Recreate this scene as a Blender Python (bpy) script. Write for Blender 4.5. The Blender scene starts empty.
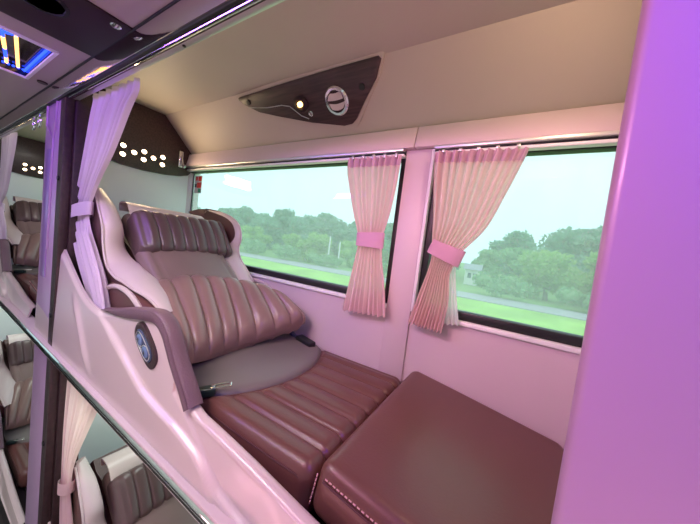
import bpy, bmesh, math, random
from mathutils import Vector, Matrix
random.seed(7)
PI = math.pi
S = 0.8            # working units to metres
H = 2.30           # eye height above the aisle floor, working units
COL = bpy.context.scene.collection

# ------------------------------------------------------------------ materials
def node_mat(name):
    m = bpy.data.materials.new(name); m.use_nodes = True
    nt = m.node_tree
    b = nt.nodes['Principled BSDF']
    return m, nt, b

def pm(name, col, rough=.5, metal=0., coat=0., bump=None, var=0., vscale=6., spec=.5, sheen=0., trans=0., stretch=None):
    m, nt, b = node_mat(name)
    b.inputs['Base Color'].default_value = (*col, 1)
    b.inputs['Roughness'].default_value = rough
    b.inputs['Metallic'].default_value = metal
    b.inputs['Coat Weight'].default_value = coat
    b.inputs['Coat Roughness'].default_value = .15
    b.inputs['Specular IOR Level'].default_value = spec
    b.inputs['Sheen Weight'].default_value = sheen
    tc = nt.nodes.new('ShaderNodeTexCoord')
    mp = nt.nodes.new('ShaderNodeMapping')
    nt.links.new(tc.outputs['Object'], mp.inputs['Vector'])
    if stretch: mp.inputs['Scale'].default_value = stretch
    if var:
        n = nt.nodes.new('ShaderNodeTexNoise'); n.inputs['Scale'].default_value = vscale
        n.inputs['Detail'].default_value = 5
        nt.links.new(mp.outputs[0], n.inputs['Vector'])
        r = nt.nodes.new('ShaderNodeValToRGB')
        r.color_ramp.elements[0].position = .3; r.color_ramp.elements[1].position = .7
        r.color_ramp.elements[0].color = (*[c*(1-var) for c in col], 1)
        r.color_ramp.elements[1].color = (*[min(1, c*(1+var)) for c in col], 1)
        nt.links.new(n.outputs['Fac'], r.inputs['Fac'])
        nt.links.new(r.outputs['Color'], b.inputs['Base Color'])
    if bump:
        n = nt.nodes.new('ShaderNodeTexNoise'); n.inputs['Scale'].default_value = bump[0]
        n.inputs['Detail'].default_value = 3
        nt.links.new(mp.outputs[0], n.inputs['Vector'])
        bp = nt.nodes.new('ShaderNodeBump'); bp.inputs['Strength'].default_value = bump[1]
        bp.inputs['Distance'].default_value = bump[2] if len(bump) > 2 else .003
        nt.links.new(n.outputs['Fac'], bp.inputs['Height'])
        nt.links.new(bp.outputs['Normal'], b.inputs['Normal'])
    return m

def emit(name, col, s):
    m, nt, b = node_mat(name)
    b.inputs['Base Color'].default_value = (*col, 1)
    b.inputs['Emission Color'].default_value = (*col, 1)
    b.inputs['Emission Strength'].default_value = s
    return m

def cloth(name, col, tcol, opac=.5, mixt=.5):
    """thin fabric: diffuse + translucent + a little see-through between the threads"""
    m, nt, b = node_mat(name)
    out = nt.nodes['Material Output']
    b.inputs['Base Color'].default_value = (*col, 1); b.inputs['Roughness'].default_value = .8
    b.inputs['Sheen Weight'].default_value = .2
    t = nt.nodes.new('ShaderNodeBsdfTranslucent'); t.inputs['Color'].default_value = (*tcol, 1)
    mx = nt.nodes.new('ShaderNodeMixShader'); mx.inputs[0].default_value = mixt
    nt.links.new(b.outputs[0], mx.inputs[1]); nt.links.new(t.outputs[0], mx.inputs[2])
    tr = nt.nodes.new('ShaderNodeBsdfTransparent')
    m2 = nt.nodes.new('ShaderNodeMixShader'); m2.inputs[0].default_value = opac
    nt.links.new(tr.outputs[0], m2.inputs[1]); nt.links.new(mx.outputs[0], m2.inputs[2])
    nt.links.new(m2.outputs[0], out.inputs['Surface'])
    return m

def glass_mat(name, tint, haze_mix):
    """flat tinted coach glass: clear transmission, fresnel reflection, a translucent white share standing in for outdoor haze"""
    m, nt, b = node_mat(name)
    nt.nodes.remove(b); out = nt.nodes['Material Output']
    tr = nt.nodes.new('ShaderNodeBsdfTransparent'); tr.inputs[0].default_value = (*tint, 1)
    tl = nt.nodes.new('ShaderNodeBsdfTranslucent'); tl.inputs[0].default_value = (.95, .98, 1, 1)
    mx = nt.nodes.new('ShaderNodeMixShader'); mx.inputs[0].default_value = haze_mix  # white share puts the haze outdoors into the pane
    nt.links.new(tr.outputs[0], mx.inputs[1]); nt.links.new(tl.outputs[0], mx.inputs[2])
    gl = nt.nodes.new('ShaderNodeBsdfGlossy'); gl.inputs['Roughness'].default_value = .01
    lw = nt.nodes.new('ShaderNodeLayerWeight'); lw.inputs[0].default_value = .5
    pw = nt.nodes.new('ShaderNodeMath'); pw.operation = 'POWER'; pw.inputs[1].default_value = 5
    nt.links.new(lw.outputs['Facing'], pw.inputs[0])
    fr = nt.nodes.new('ShaderNodeMath'); fr.operation = 'MULTIPLY_ADD'; fr.inputs[1].default_value = .90; fr.inputs[2].default_value = .035
    nt.links.new(pw.outputs[0], fr.inputs[0])
    m2 = nt.nodes.new('ShaderNodeMixShader')
    nt.links.new(fr.outputs[0], m2.inputs[0]); nt.links.new(mx.outputs[0], m2.inputs[1]); nt.links.new(gl.outputs[0], m2.inputs[2])
    nt.links.new(m2.outputs[0], out.inputs['Surface'])
    return m

M = {}
M['wall'] = pm('wall_panel_pink_white', (.60, .49, .54), .45, var=.03, vscale=3, bump=(120, .08))
M['headwall'] = pm('head_wall_white', (.82, .85, .85), .45, bump=(120, .06))
M['fascia'] = pm('fascia_vinyl', (.60, .48, .50), .5, bump=(150, .1))
M['ceil'] = pm('ceiling_vinyl_cream', (.49, .43, .375), .55, bump=(180, .12), var=.04, vscale=2)
M['shell'] = pm('moulded_pink_plastic', (.60, .47, .465), .28, coat=.35, bump=(260, .05))
M['pillar'] = pm('pillar_paint', (.42, .26, .42), .34, coat=.15)
M['brown'] = pm('brown_leather', (.10, .042, .042), .38, bump=(220, .25, .002), var=.12, vscale=8)
M['brown2'] = pm('footrest_leather', (.120, .046, .040), .34, bump=(260, .2, .002), var=.06, vscale=5)
M['taupe'] = pm('taupe_leather', (.20, .13, .12), .42, bump=(220, .25, .002), var=.08)
M['greypad'] = pm('grey_leather', (.15, .125, .118), .45, bump=(240, .2, .002), var=.05)
M['cream'] = pm('cream_leather', (.58, .47, .46), .4, bump=(220, .2, .002))
M['pillow'] = pm('pillow_leather', (.10, .058, .060), .36, bump=(220, .2, .002), var=.08)
M['rib'] = pm('ribbed_leather', (.24, .145, .128), .32, bump=(220, .2, .002), var=.08)
M['armpad'] = pm('purple_brown_vinyl', (.15, .085, .11), .45, bump=(320, .5, .003))
M['stitch'] = pm('stitch_thread', (.55, .30, .30), .8, bump=(300, .2))
M['darkcord'] = pm('seam_welt', (.07, .02, .025), .6, bump=(300, .2))
M['black'] = pm('black_rubber', (.008, .009, .010), .45, bump=(100, .1))
M['white'] = pm('white_trim', (.80, .80, .80), .4, bump=(100, .05))
M['alu'] = pm('brushed_aluminium', (.62, .62, .60), .35, .8, bump=(80, .1))
M['chrome'] = pm('polished_chrome', (.75, .74, .73), .09, 1., bump=(7, .25, .01))
M['chrome2'] = pm('clean_chrome', (.8, .8, .8), .14, 1., bump=(30, .02))
M['wood'] = pm('dark_wood_veneer', (.045, .022, .024), .42, coat=.05, var=.55, vscale=9, stretch=(1.2, 14, 14), bump=(90, .1))
M['darkmetal'] = pm('dark_brown_metal', (.035, .016, .018), .45, bump=(120, .3), var=.3, vscale=60)
M['gloss'] = pm('dark_panel', (.026, .012, .015), .5, bump=(15, .05), spec=.25)
M['speaker'] = pm('speaker_mesh', (.004, .006, .006), .7, bump=(300, .6))
M['aisle'] = pm('aisle_ceiling', (.42, .34, .33), .42, coat=.15, bump=(100, .06))
M['floor'] = pm('dark_floor', (.05, .035, .035), .6, bump=(80, .3), var=.3)
M['deck'] = pm('berth_deck_carpet', (.02, .013, .014), .9, bump=(200, .6))
M['purple'] = pm('lilac_insert', (.30, .16, .42), .3, coat=.3, bump=(90, .05))
M['curtain'] = cloth('curtain_sheer', (.80, .52, .62), (1, .84, .74), .95, .5)
M['header'] = cloth('curtain_header', (.72, .44, .60), (.75, .42, .55), .98, .3)
M['lining'] = cloth('curtain_lining', (.85, .82, .82), (.9, .9, .88), .9, .6)
M['lilac'] = cloth('aisle_curtain', (.66, .52, .66), (.7, .6, .68), 1., .25)
M['glass'] = glass_mat('coach_glass', (.96, .98, .97), .20)
M['mirror'] = pm('dark_mirror', (.012, .012, .02), .08, 0., bump=(4, .02))
M['led_warm'] = emit('led_warm', (1, .74, .45), 9)
M['led_blue'] = emit('led_blue', (.02, .07, 1), 2.6)
M['led_yellow'] = emit('led_yellow', (1, .50, .14), 2.5)
M['lamp'] = emit('reading_lamp_glow', (1, .60, .20), 5)
M['buckle'] = pm('buckle_green_black', (.015, .03, .028), .3, bump=(60, .1))
M['belt'] = pm('belt_webbing_blue', (.06, .07, .16), .7, bump=(400, .5))
M['ctrl'] = pm('control_blue_grey', (.05, .07, .12), .25, coat=.5, bump=(60, .05))
M['ctrl2'] = pm('control_button', (.13, .2, .34), .25, coat=.5, bump=(60, .05))
M['red'] = pm('sticker_red', (.65, .04, .03), .5, bump=(60, .02))
M['green'] = pm('sticker_green', (.02, .33, .16), .5, bump=(60, .02))
M['paper'] = pm('sticker_white', (.75, .75, .72), .5, bump=(60, .02))

def leaf_mat(name, c1, c2):
    m, nt, b = node_mat(name)
    out = nt.nodes['Material Output']
    g = nt.nodes.new('ShaderNodeTexCoord'); n = nt.nodes.new('ShaderNodeTexNoise'); n.inputs['Scale'].default_value = .9
    n.inputs['Detail'].default_value = 4
    nt.links.new(g.outputs['Object'], n.inputs['Vector'])
    r = nt.nodes.new('ShaderNodeValToRGB'); r.color_ramp.elements[0].position = .35; r.color_ramp.elements[1].position = .65
    r.color_ramp.elements[0].color = (*c1, 1); r.color_ramp.elements[1].color = (*c2, 1)
    nt.links.new(n.outputs['Fac'], r.inputs['Fac']); nt.links.new(r.outputs[0], b.inputs['Base Color'])
    b.inputs['Roughness'].default_value = .6
    t = nt.nodes.new('ShaderNodeBsdfTranslucent'); nt.links.new(r.outputs[0], t.inputs[0])
    mx = nt.nodes.new('ShaderNodeMixShader'); mx.inputs[0].default_value = .4
    nt.links.new(b.outputs[0], mx.inputs[1]); nt.links.new(t.outputs[0], mx.inputs[2]); nt.links.new(mx.outputs[0], out.inputs[0])
    return m
M['leafA'] = leaf_mat('leaf_blue_green', (.14, .31, .20), (.24, .46, .30))  # paler, bluer leaf colour carries part of the distance haze
M['leafB'] = leaf_mat('leaf_mid_green', (.17, .37, .16), (.30, .54, .24))
M['leafC'] = leaf_mat('leaf_fresh_green', (.22, .42, .10), (.38, .60, .18))
M['bark'] = pm('bark', (.16, .13, .11), .9, bump=(6, .8, .05))
M['grass'] = pm('mown_grass', (.27, .52, .07), .9, var=.3, vscale=.35, bump=(3, .8, .1))
M['meadow'] = pm('far_meadow', (.18, .34, .10), .9, var=.25, vscale=.12, bump=(2, .8, .1))
M['road'] = pm('pale_road', (.34, .35, .37), .7, var=.08, vscale=.5, bump=(5, .3, .02))
M['post'] = pm('whitewashed_post', (.72, .74, .74), .7, bump=(9, .2))
M['house'] = pm('far_white_render', (.70, .70, .68), .8, bump=(2, .2), var=.05)
M['roof'] = pm('far_grey_roof', (.30, .32, .36), .7, bump=(3, .3))

# ------------------------------------------------------------------ object helpers
def root_loc(o):
    v = Vector((0, 0, 0))
    while o is not None:
        v += o.location; o = o.parent
    return v

def obj(name, geo, mat, parent=None, sharp=35, label=None):
    """geo = (verts, faces) in world working units -> one mesh object"""
    vs, fs = geo
    if parent is not None: org = root_loc(parent)
    else:
        xs = [v[0] for v in vs]; ys = [v[1] for v in vs]; zs = [v[2] for v in vs]
        org = Vector(((min(xs)+max(xs))/2, (min(ys)+max(ys))/2, min(zs)))
    me = bpy.data.meshes.new(name)
    me.from_pydata([(v[0]-org.x, v[1]-org.y, v[2]-org.z) for v in vs], [], fs)
    me.validate()
    bm = bmesh.new(); bm.from_mesh(me); bmesh.ops.recalc_face_normals(bm, faces=bm.faces); bm.to_mesh(me); bm.free()
    me.polygons.foreach_set('use_smooth', [True]*len(me.polygons))
    me.set_sharp_from_angle(angle=math.radians(sharp))
    me.materials.append(M[mat])
    o = bpy.data.objects.new(name, me); COL.objects.link(o)
    if parent is None: o.location = org
    else: o.parent = parent
    if label: o['label'] = label
    return o

def tag(o, label, cat, group=None, kind=None):
    o['label'] = label; o['category'] = cat
    if group: o['group'] = group
    if kind: o['kind'] = kind
    return o
def struct(name, geo, mat, **k):
    o = obj(name, geo, mat, **k)
    o['kind'] = 'structure'; return o
def thing(name, loc, label=None, cat=None, group=None):
    o = bpy.data.objects.new(name, None); COL.objects.link(o); o.location = loc
    o.empty_display_size = .05
    if label: tag(o, label, cat, group)
    return o
def kids(o): return [c for c in list(COL.objects) if c.parent == o]
def dup(root, d, label=None, group=None, skip=()):
    r = root.copy(); COL.objects.link(r); r.location = root.location + Vector(d)
    if label: r['label'] = label
    if group: r['group'] = group
    for ch in kids(root):
        if ch.name.split('.')[0] in skip: continue
        c = ch.copy(); COL.objects.link(c); c.parent = r
        for g in kids(ch):
            e = g.copy(); COL.objects.link(e); e.parent = c
    return r

def join(*geos):
    V, F = [], []
    for v, f in geos:
        n = len(V); V += [tuple(p) for p in v]; F += [tuple(i+n for i in q) for q in f]
    return V, F
def bm_out(bm):
    bm.verts.ensure_lookup_table(); bm.verts.index_update()
    r = ([tuple(v.co) for v in bm.verts], [tuple(v.index for v in f.verts) for f in bm.faces]); bm.free(); return r
def box(x0, x1, y0, y1, z0, z1, bev=0., seg=2):
    bm = bmesh.new(); bmesh.ops.create_cube(bm, size=1)
    for v in bm.verts:
        v.co = Vector(((x0+x1)/2 + v.co.x*(x1-x0), (y0+y1)/2 + v.co.y*(y1-y0), (z0+z1)/2 + v.co.z*(z1-z0)))
    if bev: bmesh.ops.bevel(bm, geom=list(bm.edges), offset=bev, segments=seg, profile=.5, affect='EDGES')
    return bm_out(bm)
def extr(poly, axis, a, b, bev=0.):
    """extrude a 2-D polygon along an axis; poly coords are the two other axes in order"""
    bm = bmesh.new()
    def mk(p, t):
        q = list(p); q.insert(axis, t); return bm.verts.new(q)
    A = [mk(p, a) for p in poly]; B = [mk(p, b) for p in poly]
    bm.faces.new(A); bm.faces.new(B[::-1])
    for i in range(len(poly)):
        j = (i+1) % len(poly); bm.faces.new((A[i], B[i], B[j], A[j]))
    bmesh.ops.recalc_face_normals(bm, faces=bm.faces)
    if bev: bmesh.ops.bevel(bm, geom=list(bm.edges), offset=bev, segments=2, profile=.5, affect='EDGES')
    return bm_out(bm)
def tube(pts, r, n=10, closed=False):
    pts = [Vector(p) for p in pts]; V, F = [], []
    m = len(pts); up = Vector((0, 0, 1)); prev = None
    for i, p in enumerate(pts):
        if closed: t = pts[(i+1) % m]-pts[i-1]
        else: t = pts[min(i+1, m-1)]-pts[max(i-1, 0)]
        t.normalize()
        if prev is None:
            a = up if abs(t.dot(up)) < .9 else Vector((1, 0, 0)); s = t.cross(a).normalized()
        else: s = (prev - t*prev.dot(t)).normalized()
        prev = s; w = t.cross(s)
        rr = r[i] if isinstance(r, (list, tuple)) else r
        for k in range(n):
            a = 2*PI*k/n; V.append(p + (s*math.cos(a)+w*math.sin(a))*rr)
    for i in range(m if closed else m-1):
        for k in range(n):
            a = i*n+k; b = i*n+(k+1) % n; c = ((i+1) % m)*n+(k+1) % n; d = ((i+1) % m)*n+k
            F.append((a, b, c, d))
    if not closed:
        F.append(tuple(range(n))[::-1]); F.append(tuple((m-1)*n+k for k in range(n)))
    return V, F
def strip(path, hw, ht, out=Vector((0, -1, 0))):
    """flat ribbon bar along path: half width across, height along 'out'"""
    pts = [Vector(p) for p in path]; V, F = [], []
    m = len(pts)
    for i, p in enumerate(pts):
        t = (pts[min(i+1, m-1)]-pts[max(i-1, 0)]).normalized(); s = t.cross(out).normalized()
        V += [p-s*hw, p-s*hw*.6+out*ht, p+s*hw*.6+out*ht, p+s*hw]
    for i in range(m-1):
        for k in range(4):
            a = i*4+k; b = i*4+(k+1) % 4; F.append((a, b, b+4, a+4))
    F.append((0, 1, 2, 3)); F.append(tuple((m-1)*4+k for k in range(4)))
    return V, F
def cr(pts, t):
    """Catmull-Rom through tuples, t in 0..1"""
    n = len(pts)-1; x = min(max(t, 0), 1)*n; i = min(int(x), n-1); f = x-i
    p0 = pts[max(i-1, 0)]; p1 = pts[i]; p2 = pts[i+1]; p3 = pts[min(i+2, n)]
    return tuple(.5*((2*b)+(c-a)*f+(2*a-5*b+4*c-d)*f*f+(3*b-a-3*c+d)*f**3) for a, b, c, d in zip(p0, p1, p2, p3))
def grid(fn, nu, nv, thick=0., off=None):
    P = [[Vector(fn(i/nu, j/nv)) for i in range(nu+1)] for j in range(nv+1)]
    V = [p for row in P for p in row]; w = nu+1
    F = [(j*w+i, j*w+i+1, (j+1)*w+i+1, (j+1)*w+i) for j in range(nv) for i in range(nu)]
    if thick or off:
        N = len(V); V2 = []
        for j in range(nv+1):
            for i in range(nu+1):
                if off: V2.append(P[j][i]+Vector(off(i/nu, j/nv))); continue
                du = P[j][min(i+1, nu)]-P[j][max(i-1, 0)]; dv = P[min(j+1, nv)][i]-P[max(j-1, 0)][i]
                n = du.cross(dv)
                n = n.normalized() if n.length > 1e-9 else Vector((0, 0, 1))
                V2.append(P[j][i]-n*thick)
        V += V2
        F += [tuple(N+k for k in f[::-1]) for f in F]
        bd = [(i, 0) for i in range(nu)] + [(nu, j) for j in range(nv)] + [(i, nv) for i in range(nu, 0, -1)] + [(0, j) for j in range(nv, 0, -1)]
        idx = [j*w+i for i, j in bd]
        for k in range(len(idx)):
            a, b = idx[k], idx[(k+1) % len(idx)]; F.append((b, a, a+N, b+N))
    return V, F
def rbox(hx, hy, hz, r, n, disp=None, fmap=None):
    """dense rounded box centred on the origin; disp(p, normal)->p ; fmap(p)->world"""
    bm = bmesh.new(); h = (hx, hy, hz)
    for ax in range(3):
        a, b = [k for k in range(3) if k != ax]
        for sgn in (-1, 1):
            rows = []
            for i in range(n[a]+1):
                row = []
                for j in range(n[b]+1):
                    def cc(t, hh):
                        return math.sin(t*PI/2)*.25*hh+.75*hh*t
                    c = [0, 0, 0]; c[ax] = sgn*h[ax]
                    c[a] = cc(2*i/n[a]-1, h[a]); c[b] = cc(2*j/n[b]-1, h[b])
                    row.append(bm.verts.new(c))
                rows.append(row)
            for i in range(n[a]):
                for j in range(n[b]):
                    bm.faces.new((rows[i][j], rows[i+1][j], rows[i+1][j+1], rows[i][j+1]))
    bmesh.ops.remove_doubles(bm, verts=bm.verts, dist=1e-5)
    bmesh.ops.recalc_face_normals(bm, faces=bm.faces)
    for v in bm.verts:
        inn = Vector([max(-(h[k]-r), min(h[k]-r, v.co[k])) for k in range(3)])
        d = (v.co-inn).normalized(); p = inn+d*r
        if disp: p = disp(p, d)
        v.co = Vector(fmap(p)) if fmap else p
    return bm_out(bm)
def frame(o, ax, ay, az):
    o, ax, ay, az = map(Vector, (o, ax, ay, az))
    return lambda p: o+ax*p[0]+ay*p[1]+az*p[2]
def disc(c, n, r, h, seg=28, bev=.2):
    """lathe: short rounded cylinder at c with axis n"""
    c = Vector(c); n = Vector(n).normalized()
    a = Vector((1, 0, 0)); u = (a-n*a.dot(n)).normalized(); w = n.cross(u)
    prof = [(0, 0), (r, 0), (r, h*(1-bev)), (r*(1-.08), h), (0, h)]
    return lathe(c, u, w, n, prof, seg)
def lathe(c, u, w, n, prof, seg=28, ex=1.):
    V, F = [], []
    m = len(prof)
    for i in range(seg):
        t = 2*PI*i/seg
        for (r, z) in prof: V.append(c+(u*math.cos(t)*ex+w*math.sin(t))*r+n*z)
    for i in range(seg):
        j = (i+1) % seg
        for k in range(m-1): F.append((i*m+k, j*m+k, j*m+k+1, i*m+k+1))
    bm = bmesh.new(); vv = [bm.verts.new(p) for p in V]
    for f in F:
        try: bm.faces.new([vv[i] for i in f])
        except ValueError: pass
    bmesh.ops.remove_doubles(bm, verts=bm.verts, dist=1e-5)
    return bm_out(bm)
def ring(c, u, w, n, r, rr, seg=36, ex=1.):
    return tube([Vector(c)+(Vector(u)*math.cos(2*PI*i/seg)*ex+Vector(w)*math.sin(2*PI*i/seg))*r for i in range(seg)], rr, 8, True)
def ss(a, b, x):
    t = min(max((x-a)/(b-a), 0), 1); return t*t*(3-2*t)

# ------------------------------------------------------------------ the setting
PX, PZ = -2.5, -1.4           # spacing of berths along the coach, and of the two tiers
X0, X1 = -9.0, .25
WY = 1.15
# outer wall, built round the window openings
def wall_side():
    g = []
    xs_open = [(-2.2, -.46), (-4.7, -2.96), (-.345, .245)]
    for oz in (0, PZ):
        g.append(box(X0, X1, WY, 1.24, oz+.425, oz+.80 if oz == 0 else oz+1.145))
        prev = X0
        for a, b in sorted(xs_open):
            if a > prev: g.append(box(prev, a, WY, 1.24, oz-.255, oz+.425))
            prev = b
        if prev < X1-.001: g.append(box(prev, X1, WY, 1.24, oz-.255, oz+.425))
    g.append(box(X0, X1, WY, 1.24, -H, PZ-.255))
    return join(*g)
struct('wall_right', wall_side(), 'wall')
def wall_far():
    g = []
    for oz in (0, PZ):
        g.append(box(X0, 2.4, -1.24, -1.15, oz+.425, oz+.80 if oz == 0 else oz+1.145))
        prev = X0
        for a, b in ((-7.2, -5.2),):
            g.append(box(prev, a, -1.24, -1.15, oz-.255, oz+.425)); prev = b
        g.append(box(prev, 2.4, -1.24, -1.15, oz-.255, oz+.425))
    g.append(box(X0, 2.4, -1.24, -1.15, -H, PZ-.255))
    return join(*g)
struct('wall_left', wall_far(), 'headwall')
struct('wall_front', box(2.4, 2.45, -1.24, .5, -H, .8), 'headwall')
struct('wall_back', box(X0-.05, X0, -1.24, 1.24, -H, .8), 'fascia')
struct('floor', box(X0, 2.4, -1.24, 1.24, -H-.05, -H), 'floor')
# sloping cabin ceiling, crease at Y .95
struct('ceiling', extr([(.435, .735), (.95, .735), (1.15, .53), (1.24, .53), (1.24, .80), (.435, .80)], 0, X0, X1), 'ceil')
# aisle ceiling panels
# opening for the light box is left free
LBX = (-2.06, -1.60); LBY = (-.20, .312)
aisle_geo = join(box(X0, LBX[0], -.385, .385, .60, .66), box(LBX[1], -1.475, -.385, .385, .60, .66), box(-1.128, 2.4, -.385, .385, .60, .66),
                 box(LBX[0], LBX[1], -.385, LBY[0], .60, .66), box(LBX[0], LBX[1], LBY[1], .385, .60, .66))
a = struct('ceiling_aisle', aisle_geo, 'aisle')
a.name = 'trim_1'; a['label'] = 'pale aisle ceiling panels around the light box'
struct('trim_2', box(-1.475, -1.128, -.385, .385, .594, .66, .003), 'gloss')
# fascia above the windows
for i, (a, b) in enumerate([(X0, -.4225), (-.4195, X1)]):
    struct('trim_%d' % (3+i), extr([(1.108, .437), (1.15, .437), (1.15, .53), (1.128, .528)], 0, a, b, .003), 'fascia')
# mullion cover between the windows, with its grooves
struct('trim_5', box(-.462, -.352, 1.138, 1.15, -.72, .437, .003), 'wall')
struct('trim_6', box(-.350, -.337, 1.130, 1.165, -.245, .432, .002), 'white')
# partitions at the head of each berth
def partition(x, z0, z1):
    return extr([(.43, z0), (1.15, z0), (1.15, z1 if z1 < .6 else .53), (.95, z1), (.43, z1)], 0, x-.035, x)
struct('wall_head', partition(-2.2, -.72, .735), 'headwall')
struct('wall_foot', join(extr([(.47, -H), (1.24, -H), (1.24, .8), (.47, .8)], 0, .25, .29)), 'headwall')
w = struct('wall_head_left', partition(-2.2+PX, -.72, .735), 'headwall')
struct('wall_head_lower', partition(-2.2, -H, -.75), 'headwall')
struct('wall_head_lower_left', partition(-2.2+PX, -H, -.75), 'headwall')
# upper deck that the berths stand on
struct('trim_7', box(X0, X1, .435, 1.15, -.75, -.72), 'deck')
struct('trim_8', box(X0, X1, .435, 1.15, -.79, -.75), 'headwall')
struct('trim_10', join(box(X0, 2.4, -1.24, -.385, .735, .80), box(X0, 2.4, -.40, -.385, .56, .735)), 'ceil')
struct('trim_11', join(box(X0, 2.4, -1.15, -.435, -.79, -.72), box(X0, 2.4, -.435, -.40, -.79, -.55), box(X0, 2.4, -.435, -.40, -H, PZ-.55)), 'headwall')
struct('trim_9', box(X0, X1, .435, 1.15, -H, PZ-.72), 'deck')

def window(n, x0, x1, oz, label):
    w = thing('window_%d' % n, ((x0+x1)/2, 1.19, oz-.25)); w['kind'] = 'structure'; w['label'] = label
    g = .026
    zb, zt = oz-.24, oz+.425
    obj('window_gasket', join(box(x0, x1, 1.155, 1.2, zb, zb+.034, .006), box(x0, x1, 1.155, 1.2, zt-.022, zt, .004),
        box(x0, x0+(g if n == 2 else .004), 1.155 if n == 2 else 1.187, 1.2, zb, zt, .001), box(x1-(.004 if n == 2 else g), x1, 1.187 if n == 2 else 1.155, 1.2, zb, zt, .001)), 'black', w)
    obj('window_sill', join(box(x0, x1, 1.136, 1.2, zb-.018, zb, .004)), 'white', w)
    obj('pane', box(x0+.01, x1-.01, 1.188, 1.192, zb+.01, zt-.005), 'glass', w)
    return w
window(1, -2.198, -.462, 0, 'long window beside the sleeper seat')
window(2, -.336, .244, 0, 'window above the footrest')
window(3, -4.698, -2.962, 0, 'window of the berth behind the pillar')
window(4, -2.198, -.462, PZ, 'window of the berth underneath')
for i, (a, b) in enumerate(((-7.2, -5.2),)):
    for oz in (0, PZ):
        w = thing('window_%d' % (6+i*2+(1 if oz else 0)), ((a+b)/2, -1.19, oz-.25)); w['kind'] = 'structure'
        obj('window_gasket', join(box(a, b, -1.2, -1.16, oz-.24, oz-.21), box(a, b, -1.2, -1.16, oz+.40, oz+.425)), 'black', w)
        obj('pane', box(a+.01, b-.01, -1.192, -1.188, oz-.23, oz+.42), 'glass', w)
window(5, -4.698, -2.962, PZ, 'window of the lower berth behind the pillar')

# aluminium curtain rails over the windows
def wrail(x0, x1, label):
    t = thing('curtain_rail', ((x0+x1)/2, 1.12, .40), label, 'curtain rail')
    obj('rail_channel', join(box(x0, x1, 1.106, 1.134, .424, .437, .002)), 'alu', t)
    obj('lower_channel', box(x0, x1, 1.118, 1.150, .405, .417, .003), 'white', t, label='pale lower rail')
    obj('slot', box(x0, x1, 1.122, 1.146, .416, .425), 'black', t)
    return t
wrail(-2.19, -.465, 'slim aluminium rail above the long window beside the seat')
wrail(-.335, .24, 'slim aluminium rail above the window over the footrest')

# ------------------------------------------------------------------ pilasters and dark posts
def pilaster(x0, x1, label, group=None, z0=-H, z1=.60, y0=.402, trim=True, y1=.47):
    t = thing('pillar', ((x0+x1)/2, .43, z0), label, 'pillar', group)
    obj('body', box(x0, x1, y0, y1, z0, z1, .009, 3), 'pillar', t)
    if trim:
        y = y0-.001
        xa, xb = x0+.04, x1-.05
        obj('inset', join(box(xa+.02, xa+.10, y-.003, y+.01, -.35, .30, .002)), 'purple', t, label='narrow lilac inset')
        # raised moulding lines running down from the top and out to a corner
        obj('moulding', join(strip([(xa, y, .56), (xa, y, .42), (xa+.12, y, .345), (xa+.12, y, -.2)], .009, .006),
                             strip([(xb, y, .56), (xb-.02, y, .40), (xa+.12, y, .345)], .008, .006)), 'pillar', t)
    return t
pilaster(-2.17, -1.915, 'pink pillar with lilac inset between the two upper berths')
pR = pilaster(.079, .62, 'large violet and pink lit pillar filling the right edge', y0=.402, trim=False, z1=.735, y1=.424)
def post(oz, z0, z1, label):
    t = thing('post', (-1.87, .42, z0), label, 'post')
    obj('strip', box(-1.915, -1.845, .399, .432, z0, z1, .004), 'darkmetal', t)
    obj('side_cover', box(-1.905, -1.83, .432, .52, z0, z1, .006), 'purple' if False else 'darkmetal', t)
    for z in (z0+.15, z1-.45):
        obj('screw', disc((-1.88, .399, z), (0, -1, 0), .012, .006), 'black', t)
    return t
post(0, -.66, .60, 'dark brown metal post beside the aisle curtain, upper deck')
post(PZ, -H, -.715, 'dark brown metal post below the chrome rail, lower deck')

# ------------------------------------------------------------------ chrome rails
t = thing('chrome_rail', (-3, .39, -.715), 'long mirror chrome rail dividing upper and lower berths', 'rail')
obj('mirror_band', extr([(.404, -.664), (.394, -.667), (.3875, -.678), (.385, -.692), (.387, -.706), (.392, -.718), (.404, -.722)], 0, X0, .07), 'chrome', t)
obj('edge_strip', box(X0, .07, .384, .445, -.668, -.658, .002), 'fascia', t, label='pink edge strip')
t = thing('curtain_track', (-3, .41, .52), 'polished chrome curtain track under the aisle ceiling', 'curtain track')
obj('fascia_band', extr([(.400, .597), (.386, .597), (.383, .58), (.3825, .56), (.384, .54), (.388, .524), (.400, .524)], 0, X0, 1.0), 'chrome', t)
obj('seal', join(box(X0, 1.0, .383, .392, .594, .604), box(X0, 1.0, .394, .403, .519, .526)), 'black', t)
obj('rod', tube([(X0, .4105, .5205), (1.0, .4105, .5205)], .0065, 8), 'chrome2', t)
obj('slot', box(X0, 1.0, .417, .4215, .519, .527), 'darkmetal', t)
obj('lower_lip', box(X0, 1.0, .4215, .441, .520, .529, .001), 'alu', t)
obj('backing', box(X0, 1.0, .400, .4345, .527, .66), 'ceil', t)
obj('screw', disc((-.905, .431, .520), (0, 0, -1), .005, .003, 12), 'black', t)
# small hooks hanging from the track left of the pillar
for i, x in enumerate((-2.35, -2.47)):
    h = thing('curtain_hook', (x, .41, .44), ('bright chrome curl hook next to the pillar top', 'bright chrome curl hook further from the pillar')[i], 'hook')
    obj('curl', tube([(x+.02*math.cos(a), .412, .475+.03*math.sin(a)) for a in [PI/2+k*PI/8*1.4 for k in range(10)]], .006, 8), 'chrome2', h)
    obj('stem', tube([(x, .412, .52), (x, .412, .50)], .005, 8), 'chrome2', h)

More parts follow.
